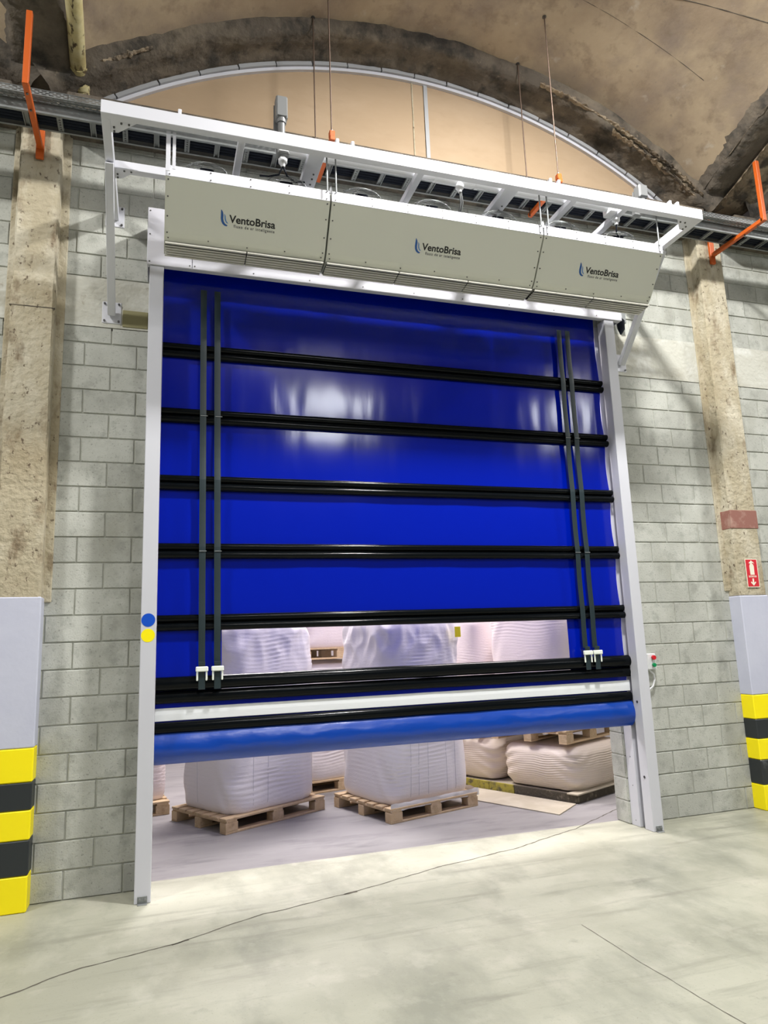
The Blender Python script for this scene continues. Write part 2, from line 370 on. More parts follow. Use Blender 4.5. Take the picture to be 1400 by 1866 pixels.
def shell(cx, x0, x1, y0, y1, seed):
    nx, ny = 110, 90; b = MB(); vs = []
    for j in range(ny+1):
        t = j/ny; y = y0+(y1-y0)*t**1.6
        for i in range(nx+1):
            x = x0+(x1-x0)*i/nx
            vs.append((x, y, shell_z(x, y, cx)+.014*nz(x, y, seed, 1.6)+.004*nz(x, y, seed, 8)))
    b.add(vs, [(j*(nx+1)+i, j*(nx+1)+i+1, (j+1)*(nx+1)+i+1, (j+1)*(nx+1)+i) for j in range(ny) for i in range(nx)], True)
    return b.build('vault_shell', 'shell', ceil)
for cx in (CX, CX+PITCH+.4, CX-PITCH):
    rib_arch(cx, cx-3.27, cx+3.27, 3+cx)
    shell(cx, cx-3.17, cx+3.17, -.33, -13.0, 11+cx)
def side_rib(xc, seed):
    """rib between two vaults running away from the wall over the column"""
    b = MB(); vs = []; n = 120
    prof = [(-.30, .22), (-.235, .10), (-.205, .03), (-.16, 0), (0, -.012), (.16, 0), (.205, .03), (.235, .10), (.30, .22)]
    for i in range(n+1):
        y = .0-8.*(i/n)**1.5
        zb = shell_z(CX+3.17, min(y, -.3), CX)-.10
        if y > -.3: zb -= .03
        for k, (dx, dz) in enumerate(prof):
            e = .02*nz(y, k*.7, seed, 4)+.014*nz(y, k, seed, 12)
            vs.append((xc+dx+e*1.4, y, zb+dz*1.0+e*1.5))
    m = len(prof)
    b.add(vs, [(i*m+k, i*m+k+1, (i+1)*m+k+1, (i+1)*m+k) for i in range(n) for k in range(m-1)], True)
    return b.build('valley_rib', 'rib', ceil)
def rough_mass(x0, prof, seed):
    b = MB(); vs = []; n = 130; m = len(prof)
    for i in range(n+1):
        y = .0-7.*(i/n)**1.5; zb = shell_z(CX+3.17, min(y, -.3), CX)-.10
        for k, (dx, dz) in enumerate(prof):
            e = .035*nz(y, k*.5, seed, 3)+.022*nz(y, k*.8, seed, 11)
            vs.append((x0+dx+e*.8, y, zb+dz+e))
    b.add(vs, [(i*m+k, i*m+k+1, (i+1)*m+k+1, (i+1)*m+k) for i in range(n) for k in range(m-1)], True)
    return b.build('rough_valley_render', 'crust', ceil)
rough_mass(COLS[1], [(.06, .03), (.09, -.02), (.15, -.035), (.22, -.02), (.29, -.03), (.36, -.01), (.43, -.02), (.50, .0), (.57, .04), (.62, .14)], 41)
side_rib(COLS[0], 31); side_rib(COLS[1], 37)
# flaking crust along the rib edges
def crust(pts, wd, seed, name='flaking_crust'):
    b = MB(); P = []
    for i in range(len(pts)-1):
        for k in range(14): P.append(Vector(pts[i]).lerp(Vector(pts[i+1]), k/14))
    vs = []
    for i, p in enumerate(P):
        w_ = wd*(.45+1.1*abs(nz(i*.31, seed, 0)));
        for k in range(7):
            a = k/6*math.pi
            e = .5+.9*abs(nz(i*.4, k*.8, seed))
            vs.append((p.x+.35*w_*math.cos(a)*e, p.y+w_*math.cos(a)*e, p.z-.35*w_*math.sin(a)*e))
    b.add(vs, [(i*7+k, i*7+k+1, i*7+8+k, i*7+7+k) for i in range(len(P)-1) for k in range(6)], False)
    return b.build(name, 'crust', ceil)
def on_rib(x, y, dr, cx=CX):
    a = math.asin((x-cx)/RR); r = RR+dr; return (cx+r*math.sin(a), y, CZ+r*math.cos(a))
crust([on_rib(x, -.36, .07) for x in (3.6, 3.9, 4.2, 4.5, 4.8, 5.05, 5.3, 5.5)], .085, 3)
crust([on_rib(x, -.31, .05) for x in (4.3, 4.6, 4.9, 5.2, 5.5)], .07, 9)
crust([on_rib(x, -.35, .07) for x in (-.5, -.3, -.1)], .05, 5)
crust([(COLS[1]-.21, y, shell_z(CX+3.17, y, CX)-.06) for y in (-.35, -.7, -1., -1.4, -1.9)], .03, 6)
crust([(COLS[1]+.06, y, shell_z(CX+3.17, y, CX)-.125) for y in (-.25, -.5, -.8, -1.1, -1.5, -2.)], .12, 16)
crust([(COLS[1]+.17, y, shell_z(CX+3.17, y, CX)-.10) for y in (-.2, -.5, -.8, -1.1, -1.5, -2.)], .10, 19)
# seams cast in the shell
def seam(x0, y0, x1, y1, rr_=.004):
    MB().tube([(x0+(x1-x0)*t/30, y0+(y1-y0)*t/30, shell_z(x0+(x1-x0)*t/30, y0+(y1-y0)*t/30, CX)+.002+.012*nz(x0+(x1-x0)*t/30, y0+(y1-y0)*t/30, 11+CX, 1.6)) for t in range(31)], rr_, 5).build('shell_seam', 'rib', ceil)
seam(3.4, -1.15, 5.0, -1.08, .003)
seam(4.2, -1.45, 5.3, -1.78, .006)

# ---------------------------------------------------------------- columns
def column(x0, x1, left):
    lab = ('concrete column left of the blue door with three yellow bands and two black bands at its foot' if left else
           'concrete column right of the blue door with a faded red band and an extinguisher sign')
    t = empty('concrete_column', ((x0+x1)/2, 0, 0), 0, lab, 'column')
    hw = (x1-x0)/2; y0 = -.15
    # shaft with chamfered and chipped arrises
    b = MB(); n = 70; vs = []
    for i in range(n+1):
        z = 2.05+(6.25-2.05)*i/n; tp = 1-.06*(i/n)
        c = .014
        ring = [(-hw*tp, .0), (-hw*tp, y0+c), (-hw*tp+c, y0), (hw*tp-c, y0), (hw*tp, y0+c), (hw*tp, .0)]
        for k, (x, y) in enumerate(ring):
            e = .006*nz(z, k, 5 if left else 9, 3)+.004*nz(z, k, 2, 14)
            vs.append((x+(e if k in (1, 2, 3, 4) else 0), y+(e if k in (1, 2, 3, 4) else 0), z))
    b.add(vs, [(i*6+k, i*6+k+1, i*6+7+k, i*6+6+k) for i in range(n) for k in range(5)])
    b.build('shaft', 'column', t)
    MB().bevbox(-hw-.055, -hw+.02, -.02, .005, 2.1, 6.1, .006).build('side_fillet', 'column', t)
    MB().bevbox(hw-.02, hw+.055, -.02, .005, 2.1, 6.1, .006).build('side_fillet', 'column', t)
    s = .008
    def sleeve(z0, z1, m, nm):
        bb = MB(); bb.bevbox(-hw-s, hw+s, y0-s, .004, z0, z1, .008); bb.build(nm, m, t)
    sleeve(1.075, 2.135 if left else 2.045, 'lav', 'painted_base')
    zs = [(.845, 1.075, 'yellow'), (.66, .845, 'black'), (.465, .66, 'yellow'), (.235, .465, 'black'), (0, .235, 'yellow')]
    for z0, z1, m in zs: sleeve(z0, z1, m, m+'_band')
    if not left:
        MB().bevbox(-hw-.003, hw+.003, y0-.005, .0, 2.73, 2.92, .004).build('red_band', 'redband', t)
    else:
        MB().box(-hw, hw, y0-.004, y0+.01, 4.395, 4.402).build('cast_joint', 'rib', t)
    return t
column(-1.16, -.835, True)
column(5.565, 5.905, False)

# ---------------------------------------------------------------- the high speed door
door = empty('door_1', (0, 0, 0), kind='structure', label='half open blue vinyl roll-up door with black bars between grey posts')
PX0, PX1 = -.02, 4.15
def post(xa, xb, inner):   # inner = x of the side that faces the opening
    p = empty('post', (0, 0, 0)); p.parent = door
    b = MB(); b.bevbox(xa, xb, -.307, -.19, 0, 4.785, .004); b.build('front_channel', 'post', p)
    b = MB(); b.bevbox(xa, xb, -.125, -.002, 0, 4.785, .004); b.build('rear_channel', 'post', p)
    wx = (xb-.02, xb) if inner == xa else (xa, xa+.02)
    MB().box(wx[0], wx[1], -.19, -.125, 0, 4.785).build('guide_slot', 'slot', p)  # web coloured near black for the shade deep in the slot
    xm = (xa+xb)/2
    b = MB(); b.bevbox(xm-.032, xm+.032, -.345, -.308, 0, .006, .002); b.bevbox(xm-.032, xm+.032, -.313, -.308, 0, .05, .002); b.build('foot_bracket', 'steel', p)
    for dx in (-.018, .018): MB().tube([(xm+dx, -.313, .03), (xm+dx, -.325, .03)], .009, 6).build('foot_bolt', 'steel', p)
    if inner == xa:
        for z in (.45, 1.1): MB().tube([(xa+.001, -.25, z), (xa-.004, -.25, z)], .012, 8).build('plug', 'slot', p)
        for z in (.05, .35, .6): MB().tube([(xa+.001, -.07, z), (xa-.003, -.07, z)], .004, 6).build('rivet', 'steel_dark', p)
    return p
lp = post(-.133, -.022, -.022); rp = post(4.150, 4.260, 4.150)
def disc(x, y, z, r, m, nm, parent, n=28):
    MB().prism([(r*math.cos(2*math.pi*k/n), r*math.sin(2*math.pi*k/n)) for k in range(n)], y, y-.001, lambda a, b, h: (x+a, h, z+b)).build(nm, m, parent)
disc(-.080, -.3075, 1.940, .049, 'blue_dot', 'blue_sticker', lp)
disc(-.080, -.3075, 1.828, .049, 'yel_dot', 'yellow_sticker', lp)
# header box
hd = MB(); hd.bevbox(-.155, .196, -.318, -.308, 4.785, 5.29, .003); hd.build('header_panel', 'header', door)
hd = MB(); hd.bevbox(.200, 4.355, -.318, -.308, 4.785, 5.29, .003); hd.build('header_panel', 'header', door)
MB().box(-.15, 4.35, -.308, -.002, 5.275, 5.288).build('header_top', 'post', door)
for x in (-.152, 4.345): MB().box(x, x+.008, -.306, -.002, 4.79, 5.274).build('header_end', 'post', door)
b = MB(); b.bevbox(-.15, 4.35, -.306, -.26, 4.787, 4.80, .002); b.build('header_flange', 'post', door)
sc = MB()
for x in (-.135, .18, .22): 
    for z in (4.81, 5.05, 5.26): sc.tube([(x, -.318, z), (x, -.3215, z)], .006, 6)
for i in range(8):
    for z in (4.81,): sc.tube([(.7+i*.48, -.318, z), (.7+i*.48, -.3215, z)], .006, 6)
sc.build('rivets', 'steel_dark', door, kind='stuff')
MB().tube([(.0, -.16, 5.0), (4.12, -.16, 5.0)], .115, 24).build('roll_drum', 'bar', door)

cur = empty('curtain', (0, 0, 0)); cur.parent = door
YC = -.155
def panel(z0, z1, x0, x1, nm='curtain_panel', bow=.010, fold=.004, seed=0, y=YC, mt='vinyl'):
    nx, nz_ = 150, 16; b = MB(); vs = []
    for j in range(nz_+1):
        t = j/nz_; z = z0+(z1-z0)*t
        for i in range(nx+1):
            s = i/nx; x = x0+(x1-x0)*s
            e = bow*math.sin(math.pi*t)*(.25+.25*nz(x*.6, seed, 0))
            f = fold*(nz(x*1.7, seed*3.1, z*.35)+.6*nz(x*4.5, seed*1.7+4, z*.8)+.35*nz(x*13, seed, z*2.5)*(1-t))*(.35+.65*math.sin(math.pi*t)**.7)
            xx = x
            if x1 > 4 and s > .97: xx -= .022*math.sin(math.pi*t)*(s-.97)/.03
            vs.append((xx, y-e-f, z))
    b.add(vs, [(j*(nx+1)+i, j*(nx+1)+i+1, (j+1)*(nx+1)+i+1, (j+1)*(nx+1)+i) for j in range(nz_) for i in range(nx)], True)
    return b.build(nm, mt, cur)
zb = [4.13, 3.575, 3.02, 2.475, 1.92]
panel(4.13, 5.0, PX0, 4.14, seed=1, fold=.005)
for i in range(4): panel(zb[i+1], zb[i], PX0, 4.14, seed=i+2, fold=.0045)
# row with the clear window
panel(1.40, 1.92, PX0, .465, seed=8); panel(1.40, 1.92, 3.545, 4.14, seed=9)
pn = panel(1.45, 1.90, .462, 3.548, 'clear_window', .012, .004, 6, mt='clear')
def xbar(prof, x0, x1, nm, mt, seed=0, amp=.002, n=60, par=None, endr=0):
    b = MB(); vs = []; m = len(prof)
    for i in range(n+1):
        x = x0+(x1-x0)*i/n
        e = amp*nz(x*3, seed, 0)
        for y, z in prof: vs.append((x, y+e, z+e))
    b.add(vs, [(i*m+k, i*m+(k+1) % m, (i+1)*m+(k+1) % m, (i+1)*m+k) for i in range(n) for k in range(m)], True)
    b.add(vs[:m], [tuple(range(m))]); b.add(vs[-m:], [tuple(range(m))])
    return b.build(nm, mt, par or cur)
def pocket(z, y, r=.038, gap=.034, ys=-.012):
    """two bulges one above the other, seen from the side"""
    P = []
    for k in range(11):
        a = -math.pi/2+math.pi*k/10*1.0
        P.append((y-r*math.cos(a), z-gap+r*.9*math.sin(a)*.9))
    for k in range(11):
        a = -math.pi/2+math.pi*k/10
        P.append((y-(r*.8)*math.cos(a)+ys*0, z+gap*.9+r*.75*math.sin(a)))
    P += [(y+.012, z+gap+.02), (y+.012, z-gap-.03)]
    return P
for i, z in enumerate(zb):
    xbar(pocket(z, YC-.014), PX0, 4.155 if i > 2 else 4.145, 'wind_bar', 'bar', i)
circ = lambda y, z, r, n=18, sy=1: [(y-r*sy*math.sin(2*math.pi*k/n), z+r*math.cos(2*math.pi*k/n)) for k in range(n)]
xbar(circ(-.175, 1.465, .052, 20, .9), PX0, 4.225, 'wind_bar', 'bar', 11, .003)
xbar(circ(-.165, 1.365, .045, 20, .8), PX0, 4.245, 'wind_bar', 'bar', 12, .003)
panel(1.12, 1.36, PX0, 4.145, seed=14, y=-.150, bow=.01, fold=.002)
xbar([(-.158, 1.195), (-.1645, 1.197), (-.1665, 1.243), (-.1645, 1.287), (-.158, 1.289)], PX0, 4.15, 'white_stripe', 'stripe', 13, .001).data.polygons.foreach_set('use_smooth', [False]*(60*5+2))
xbar(circ(-.160, 1.145, .042, 18, .8), PX0, 4.15, 'wind_bar', 'bar', 15, .003)
# bottom hem bag
P = []
for k in range(25):
    t = k/24; z = 1.125-(1.125-.885)*t
    P.append((-.150-.050*math.sin(math.pi*min(1, t*1.02))**.6-.016*math.sin(math.pi*t)*t, z))
P += [(-.135, .887), (-.12, 1.0), (-.13, 1.12)]
def hem():
    b = MB(); vs = []; m = len(P); n = 200
    for i in range(n+1):
        x = PX0+(4.15-PX0)*i/n
        for k, (y, z) in enumerate(P):
            t = min(1, k/24); e = (.007*nz(x*2.2, t*1.3, 4)+.004*nz(x*7, t*3, 9))*math.sin(math.pi*t) if k < 25 else 0
            vs.append((x, y-e, z+.2*e))
    b.add(vs, [(i*m+k, i*m+(k+1) % m, (i+1)*m+(k+1) % m, (i+1)*m+k) for i in range(n) for k in range(m)], True)
    b.add(vs[:m], [tuple(range(m))]); b.add(vs[-m:], [tuple(range(m))])
    b.build('bottom_hem', 'vinyl_bag', cur)
hem()
# lifting straps with buckles
for si, (xt, xb_) in enumerate(((.300, .312), (.412, .428), (3.682, 3.682), (3.775, 3.783))):
    t = empty('lifting_strap', (0, 0, 0)); t.parent = door
    b = MB(); w2 = .025; zz = [4.66-i*(4.66-1.60)/34 for i in range(35)]
    vs = []
    for z in zz:
        f = (4.66-z)/(4.66-1.6); x = xt+(xb_-xt)*f
        y = -.222+.010*abs(math.sin((z-1.92)/.5525*math.pi))+.003*nz(z, si, 0, 3)
        for dx, dy in ((-w2, 0), (-w2*.35, -.0015), (w2*.35, -.0015), (w2, 0), (w2, .003), (-w2, .003)): vs.append((x+dx, y+dy, z))
    b.add(vs, [(i*6+k, i*6+(k+1) % 6, i*6+6+(k+1) % 6, i*6+6+k) for i in range(34) for k in range(6)]); b.build('webbing', 'strap', t)
    bz = 1.565 if si < 2 else 1.555
    b = MB(); b.bevbox(xb_-.046, xb_+.046, -.262, -.236, bz-.018, bz+.020, .006)
    b.build('buckle', 'buckle', t)
    b = MB()
    for sx in (-.034, .034): b.bevbox(xb_+sx-.007, xb_+sx+.007, -.252, -.240, bz-.085, bz-.016, .004)
    b.build('buckle_arm', 'buckle', t)
    b = MB(); b.bevbox(xb_-.025, xb_+.025, -.240, -.235, bz-.15, bz+.05, .002); b.bevbox(xb_-.025, xb_+.025, -.246, -.24, bz+.03, bz+.055, .002); b.build('strap_end', 'strap', t)
    for z in zb[1::2]:
        MB().bevbox(xb_-.028, xb_+.028, -.2275, -.224, z-.012, z-.006, .001).build('strap_loop', 'steel', t)

# ---------------------------------------------------------------- push-button box beside the right post
cb = empty('push_button_box', (4.50, 0, 1.44), 0, 'small pale push button box with red and green buttons on wall right of door post', 'control')
MB().bevbox(-.05, .05, -.06, -.004, -.075, .075, .006).build('housing', 'pvc', cb)
MB().tube([(.01, -.06, .038), (.01, -.072, .038), (.01, -.092, .038)], [.014, .022, .02], 12).build('red_button', 'red', cb)
MB().tube([(.01, -.06, -.032), (.01, -.072, -.032), (.01, -.088, -.032)], [.014, .02, .018], 12).build('green_button', 'green', cb)
MB().tube([(-.02, -.03, -.075), (.03, -.03, -.12), (.035, -.03, -.17), (.01, -.03, -.23), (-.05, -.03, -.27), (-.16, -.03, -.28)], .009, 8).build('flexible_conduit', 'pvc', cb)

# ---------------------------------------------------------------- extinguisher sign
sg = empty('extinguisher_sign', (5.745, -.157, 2.27), 0, 'red fire extinguisher sign with white pictogram and arrow on the right column', 'sign')
sq = lambda pts, h0, h1, m, nm: MB().prism(pts, h0, h1, lambda a, b, h: (a, -h, b)).build(nm, m, sg)
rot_ = lambda pts: pts
sq([(-.078, -.145), (.078, -.145), (.078, .145), (-.078, .145)], 0, .002, 'signw', 'border')
sq([(-.070, -.137), (.070, -.137), (.070, .137), (-.070, .137)], .002, .003, 'sign', 'red_field')
sq([(-.026, -.018), (.026, -.018), (.028, .07), (.020, .088), (.008, .097), (.008, .105), (.03, .100), (.034, .092), (.036, .098), (.026, .112), (.010, .118), (0, .130), (-.010, .118), (-.030, .106), (-.030, .098), (-.008, .098), (-.020, .088), (-.028, .07)], .003, .004, 'signw', 'extinguisher_pictogram')
sq([(0, -.128), (.034, -.095), (.026, -.086), (.009, -.100), (.009, -.055), (-.009, -.055), (-.009, -.100), (-.026, -.086), (-.034, -.095)], .003, .004, 'signw', 'arrow')
def text_mesh(body, size, offset=0., extrude=.0004, sx=1., spacing=1.):
    cu = bpy.data.curves.new('lettering', 'FONT'); cu.body = body; cu.size = size; cu.offset = offset; cu.extrude = extrude; cu.resolution_u = 4; cu.space_character = spacing
    o = bpy.data.objects.new('tmp', cu); COL.objects.link(o)
    dg = bpy.context.evaluated_depsgraph_get(); dg.update()
    m = bpy.data.meshes.new_from_object(o.evaluated_get(dg)); bpy.data.objects.remove(o)
    xs = [v.co.x for v in m.vertices]; x0, x1 = min(xs), max(xs)
    return m, x0, x1
m, a, c = text_mesh('EXTINTOR', .026, .0006)
k = .10/(c-a)
for v in m.vertices: v.co = Vector(((v.co.x-(a+c)/2)*k, -.0035-v.co.z, v.co.y*1.0-.044))
m.materials.append(M['signw']); link('lettering', m, sg)

# ---------------------------------------------------------------- air curtains
FT = Vector((0, -1.200, 4.985)); FB = Vector((0, -.962, 4.628))
pv = (FB-FT).normalized(); pn_ = Vector((1, 0, 0)).cross(pv).normalized()
if pn_.y > 0: pn_ = -pn_
def on_panel(x, v, h): return FT+Vector((x, 0, 0))+pv*v+pn_*h
def air_unit(x0, x1, nf, lx, lab):
    t = empty('air_curtain', ((x0+x1)/2, -1.0, 4.6), 0, lab, 'air curtain', 'air curtains in a row above the door')
    ox = -(x0+x1)/2
    g = lambda p: Vector(p)+Vector((ox, 1.0, -4.6))
    # body
    prof = [(-1.190, 5.060), (-1.190, 4.990), (-.958, 4.640), (-.80, 4.615), (-.50, 4.84), (-.79, 5.295)]
    MB().prism(prof, x0+.004, x1-.004, lambda a, b, h: g((h, a, b))).build('body', 'cream', t)
    MB().prism([(-1.185, 5.066), (-.79, 5.301), (-.785, 5.305), (-1.188, 5.070)], x0+.006, x1-.006, lambda a, b, h: g((h, a, b))).build('top_plate', 'grey_al', t)
    # upper lip
    b = MB(); b.bevbox(x0+.002, x1-.002, -1.206, -1.192, 4.984, 5.070, .002, Matrix.Translation(g((0, 0, 0)))); b.box(x0+.002, x1-.002, -1.2, -1.14, 5.066, 5.070, Matrix.Translation(g((0, 0, 0)))); b.build('top_lip', 'lip', t)
    # sloped front panel, lower edge rolled
    b = MB(); vs = []; n = 14; L = (FB-FT).length
    for i in range(n+1):
        f = i/n; v = L*f; h = .004-(.016*((f-.82)/.18)**2 if f > .82 else 0)
        for x, dh in ((x0+.003, 0), (x1-.003, 0), (x1-.003, -.008), (x0+.003, -.008)): vs.append(g(on_panel(x, v, h+dh)))
    b.add(vs, [(4*i+k, 4*i+(k+1) % 4, 4*i+4+(k+1) % 4, 4*i+4+k) for i in range(n) for k in range(4)]+[(0, 1, 2, 3), (4*n, 4*n+1, 4*n+2, 4*n+3)])
    b.build('front_panel', 'cream', t)
    # outlet with slats
    MB().box(x0+.01, x1-.01, -.955, -.81, 4.605, 4.615, Matrix.Translation(g((0, 0, 0)))).build('outlet', 'darkgap', t)
    mid = [x0+.006]+[x0+(x1-x0)*q for q in ((.5,) if x1-x0 < 1.5 else (.333, .667))]+[x1-.006]
    for q in range(len(mid)-1):
        for k in range(6):
            y = -.965+k*.027
            b = MB(); b.beam(g((mid[q]+.004, y, 4.600+.004*k*-1+.012)), g((mid[q+1]-.004, y, 4.600-.004*k+.012)), .017, .012, bev=.001); b.build('outlet_slat', 'slat', t)
    # screws
    b = MB(); 
    def scr(p, nrm, r=.0055): b.tube([g(p), g(Vector(p)+nrm*.004)], r, 6)
    yv = Vector((0, -1, 0)); nx_ = int((x1-x0)/.28)
    for i in range(nx_+1):
        x = x0+.03+(x1-x0-.06)*i/nx_
        scr((x, -1.206, 5.055), yv); scr((x+(.0 if i else .0), -1.206, 4.998), yv)
        scr(on_panel(x, .405-.01*(i % 2), .0), pn_)
    for v in (.02, .13, .26, .37):
        for x in (x0+.022, x1-.022): scr(on_panel(x, v, .004), pn_, .006)
    b.build('screws', 'steel_dark', t, kind='stuff')
    # logo
    def lg(pts, m, nm, h=.0048):
        MB().prism(pts, h, h+.0006, lambda a, bb, hh: g(on_panel(lx+a, bb, hh))).build(nm, m, t)
    def stroke(L, Rr, m, h):
        lg(L+Rr[::-1], m, 'logo_mark', h)
    stroke([(0, .166), (.000, .19), (.000, .225), (.004, .245), (.014, .262), (.028, .272), (.044, .275)],
           [(.005, .168), (.014, .182), (.018, .20), (.018, .225), (.022, .243), (.032, .258), (.052, .268)], 'logo_blue', .0048)
    stroke([(.022, .192), (.026, .205), (.027, .225), (.031, .238), (.041, .252)],
           [(.026, .194), (.034, .205), (.036, .222), (.041, .238), (.056, .256)], 'logo_light', .0049)
    m, a, c = text_mesh('VentoBrisa', .073, .0017); k = .338/(c-a)
    for v in m.vertices: v.co = g(on_panel(lx+.060+(v.co.x-a)*k, .245-v.co.y*1.0, .0048+v.co.z))
    m.materials.append(M['ink']); link('lettering', m, t)
    m, a, c = text_mesh('fluxo de ar inteligente', .030, .0005, spacing=1.25); k = .300/(c-a)
    for v in m.vertices: v.co = g(on_panel(lx+.095+(v.co.x-a)*k, .277-v.co.y*1.0, .0048+v.co.z))
    m.materials.append(M['ink2']); link('lettering', m, t)
    # fan guards on the top
    for i in range(nf):
        fx = x0+(x1-x0)*(i+.5)/nf
        b = MB(); Tm = Vector((0, 0, 0)); am = math.atan2(.235, .395); MT = Matrix.Translation(g((fx, -.985, 5.192))) @ Matrix.Rotation(am, 4, 'X')
        for q in range(8):
            r = .165*(1-q/8.5); z = .075*(1-(r/.165)**2)**.6+.012
            b.tube([Tm+Vector((r*math.cos(2*math.pi*k/28), r*math.sin(2*math.pi*k/28), z)) for k in range(29)], .0022, 4, False)
        for q in range(4):
            a_ = math.pi*q/4+.3
            b.tube([Tm+Vector((s*.165*math.cos(a_), s*.165*math.sin(a_), .075*max(0, 1-s*s)**.6+.012)) for s in [-1, -.9, -.7, -.4, 0, .4, .7, .9, 1]], .0022, 4)
        b.v = [tuple(MT @ Vector(p)) for p in b.v]; b.build('fan_guard', 'steel', t)
        b = MB()
        b.tube([Tm+Vector((0, 0, .0)), Tm+Vector((0, 0, .04))], .05, 16)
        b.v = [tuple(MT @ Vector(p)) for p in b.v]; b.build('fan_hub', 'cable', t)
    return t
air_unit(-.030, 1.158, 2, .363, 'leftmost cream air curtain unit hung above the blue door')
air_unit(1.166, 2.968, 3, 1.869, 'long middle cream air curtain unit between the two shorter ones')
air_unit(2.976, 4.158, 2, 3.370, 'rightmost short cream air curtain unit near the right wall bracket')

# ---------------------------------------------------------------- white support frame
fr = empty('support_frame', (2.04, 0, 5.36), 0, 'white steel wall frame with rungs holding up the air curtains', 'frame')
g = lambda p: Vector(p)-Vector((2.04, 0, 5.36))
XL, XR = -.425, 4.515
MB().beam(g((XL-.03, -1.28, 5.36)), g((XR+.03, -1.28, 5.36)), .06, .10).build('front_beam', 'white', fr)
MB().beam(g((XL+.03, -.70, 5.345)), g((XR-.03, -.70, 5.345)), .06, .07).build('rear_beam', 'white', fr)
for X in (XL, XR):
    MB().beam(g((X, -.012, 5.36)), g((X, -1.25, 5.36)), .06, .095).build('bracket_arm', 'white', fr)
    MB().beam(g((X, -.03, 4.45)), g((X, -.80, 5.30)), .06, .06, up=(1, 0, 0)).build('brace', 'white', fr)
    for z in (4.475, 5.35):
        p = MB(); p.bevbox(X-.075, X+.075, -.012, -.001, z-.095, z+.095, .004, Matrix.Translation(g((0, 0, 0)))); p = p.build('wall_plate', 'white', fr)
        for dx in (-.055, .055):
            for dz in (-.075, .075):
                MB().tube([g((X+dx, -.012, z+dz)), g((X+dx, -.024, z+dz))], .009, 6).build('anchor_bolt', 'steel_dark', p)
    sx = 1 if X < 0 else -1
    for y0_ in (-1.25, -.73):
        sy = 1
        p = MB().prism([(X+sx*.03, y0_), (X+sx*.20, y0_), (X+sx*.165, y0_+.035*sy), (X+sx*.075, y0_+.125*sy), (X+sx*.03, y0_+.13*sy)], 5.312, 5.318, lambda a, b, h: g((a, b, h))).build('gusset', 'white', fr)
        b = MB()
        for (bx, by) in ((.15, .02), (.10, .02), (.05, .07), (.05, .11)): b.tube([g((X+sx*bx, y0_+by, 5.312)), g((X+sx*bx, y0_+by, 5.304))], .008, 6)
        b.build('gusset_bolts', 'steel_dark', p, kind='stuff')
for x, wd in ((.50, .05), (1.06, .12), (1.90, .055), (2.70, .12), (3.29, .055), (3.80, .055)):
    p = MB(); p.beam(g((x, -1.25, 5.37)), g((x, -.67, 5.37)), wd, .05); p = p.build('rung', 'white', fr)
    if wd > .1:
        b = MB()
        for yy in (-.99, -.93, -.86): b.tube([g((x+.02, yy, 5.345)), g((x+.02, yy, 5.339))], .008, 6)
        b.build('rung_bolts', 'steel_dark', p, kind='stuff')
for x in (1.128, 1.196, 2.935, 3.003, 4.10):
    MB().tube([g((x, -1.235, 5.40)), g((x, -1.235, 5.04))], .0065, 8).build('drop_rod', 'steel', fr)
MB().beam(g((-.012, -1.235, 5.31)), g((-.012, -1.235, 5.0)), .03, .006, up=(0, 1, 0), bev=.001).build('corner_hanger', 'white', fr)
MB().beam(g((.028, -1.235, 5.31)), g((.028, -1.235, 5.02)), .022, .006, up=(0, 1, 0), bev=.001).build('corner_hanger', 'white', fr)
for x in (1.162, 2.969):
    MB().prism([(x-.012, 5.05), (x+.012, 5.05), (x+.008, 5.09), (x, 5.11), (x-.008, 5.09)], -1.21, -1.204, lambda a, b, h: g((a, h, b))).build('lifting_tab', 'white', fr)
for x in (.06, 1.20, 1.32, 3.02, 3.10, 4.22, 4.3):
    MB().bevbox(x-.012, x+.012, -1.30, -1.262, 5.41, 5.455, .004, Matrix.Translation(g((0, 0, 0)))).build('clamp_tip', 'white', fr)

# ---------------------------------------------------------------- conduit with boxes
cd = empty('electrical_conduit', (2.3, -1.09, 5.44), 0, 'white plastic conduit with three cable outlets lying on the frame rungs', 'conduit')
g = lambda p: Vector(p)-Vector((2.3, -1.09, 5.44))
YP, ZP = -1.09, 5.432
MB().tube([g((.86, YP, ZP)), g((3.72, YP, ZP))], .036, 16).build('pipe', 'pvc', cd)
MB().tube([g((2.08, YP, ZP)), g((2.40, YP, ZP))], .044, 16).build('tee', 'pvc', cd)
for x in (1.9, 2.06, 2.42, 3.0): MB().tube([g((x, YP, ZP)), g((x+.03, YP, ZP))], .042, 16).build('coupling', 'pvc', cd)
def gland(x, y, z, par, cabs):
    b = MB(); b.tube([g((x, y, z)), g((x, y, z-.02)), g((x, y, z-.022)), g((x, y, z-.05)), g((x, y, z-.052)), g((x, y, z-.085))], [.022, .026, .034, .034, .022, .016], 12)
    b.build('cable_gland', 'pvc', par)
    for c in cabs: MB().tube([g(q) for q in c], .007, 6).build('cable_tail', 'cable' if par is not cd else 'grey_al', par)
gland(2.275, YP-.02, ZP-.03, cd, [[(2.275, YP-.02, ZP-.11), (2.282, YP-.01, ZP-.2), (2.28, YP+.03, ZP-.26)], [(2.285, YP-.02, ZP-.11), (2.30, YP-.01, ZP-.2), (2.295, YP+.03, ZP-.26)]])
bx = MB(); bx.bevbox(.775, .865, -1.14, -1.05, 5.37, 5.49, .008, Matrix.Translation(g((0, 0, 0)))); bx = bx.build('junction_box', 'grey_al', cd)
MB().bevbox(.783, .857, -1.146, -1.139, 5.385, 5.48, .003, Matrix.Translation(g((0, 0, 0)))).build('lid', 'pvc', bx)
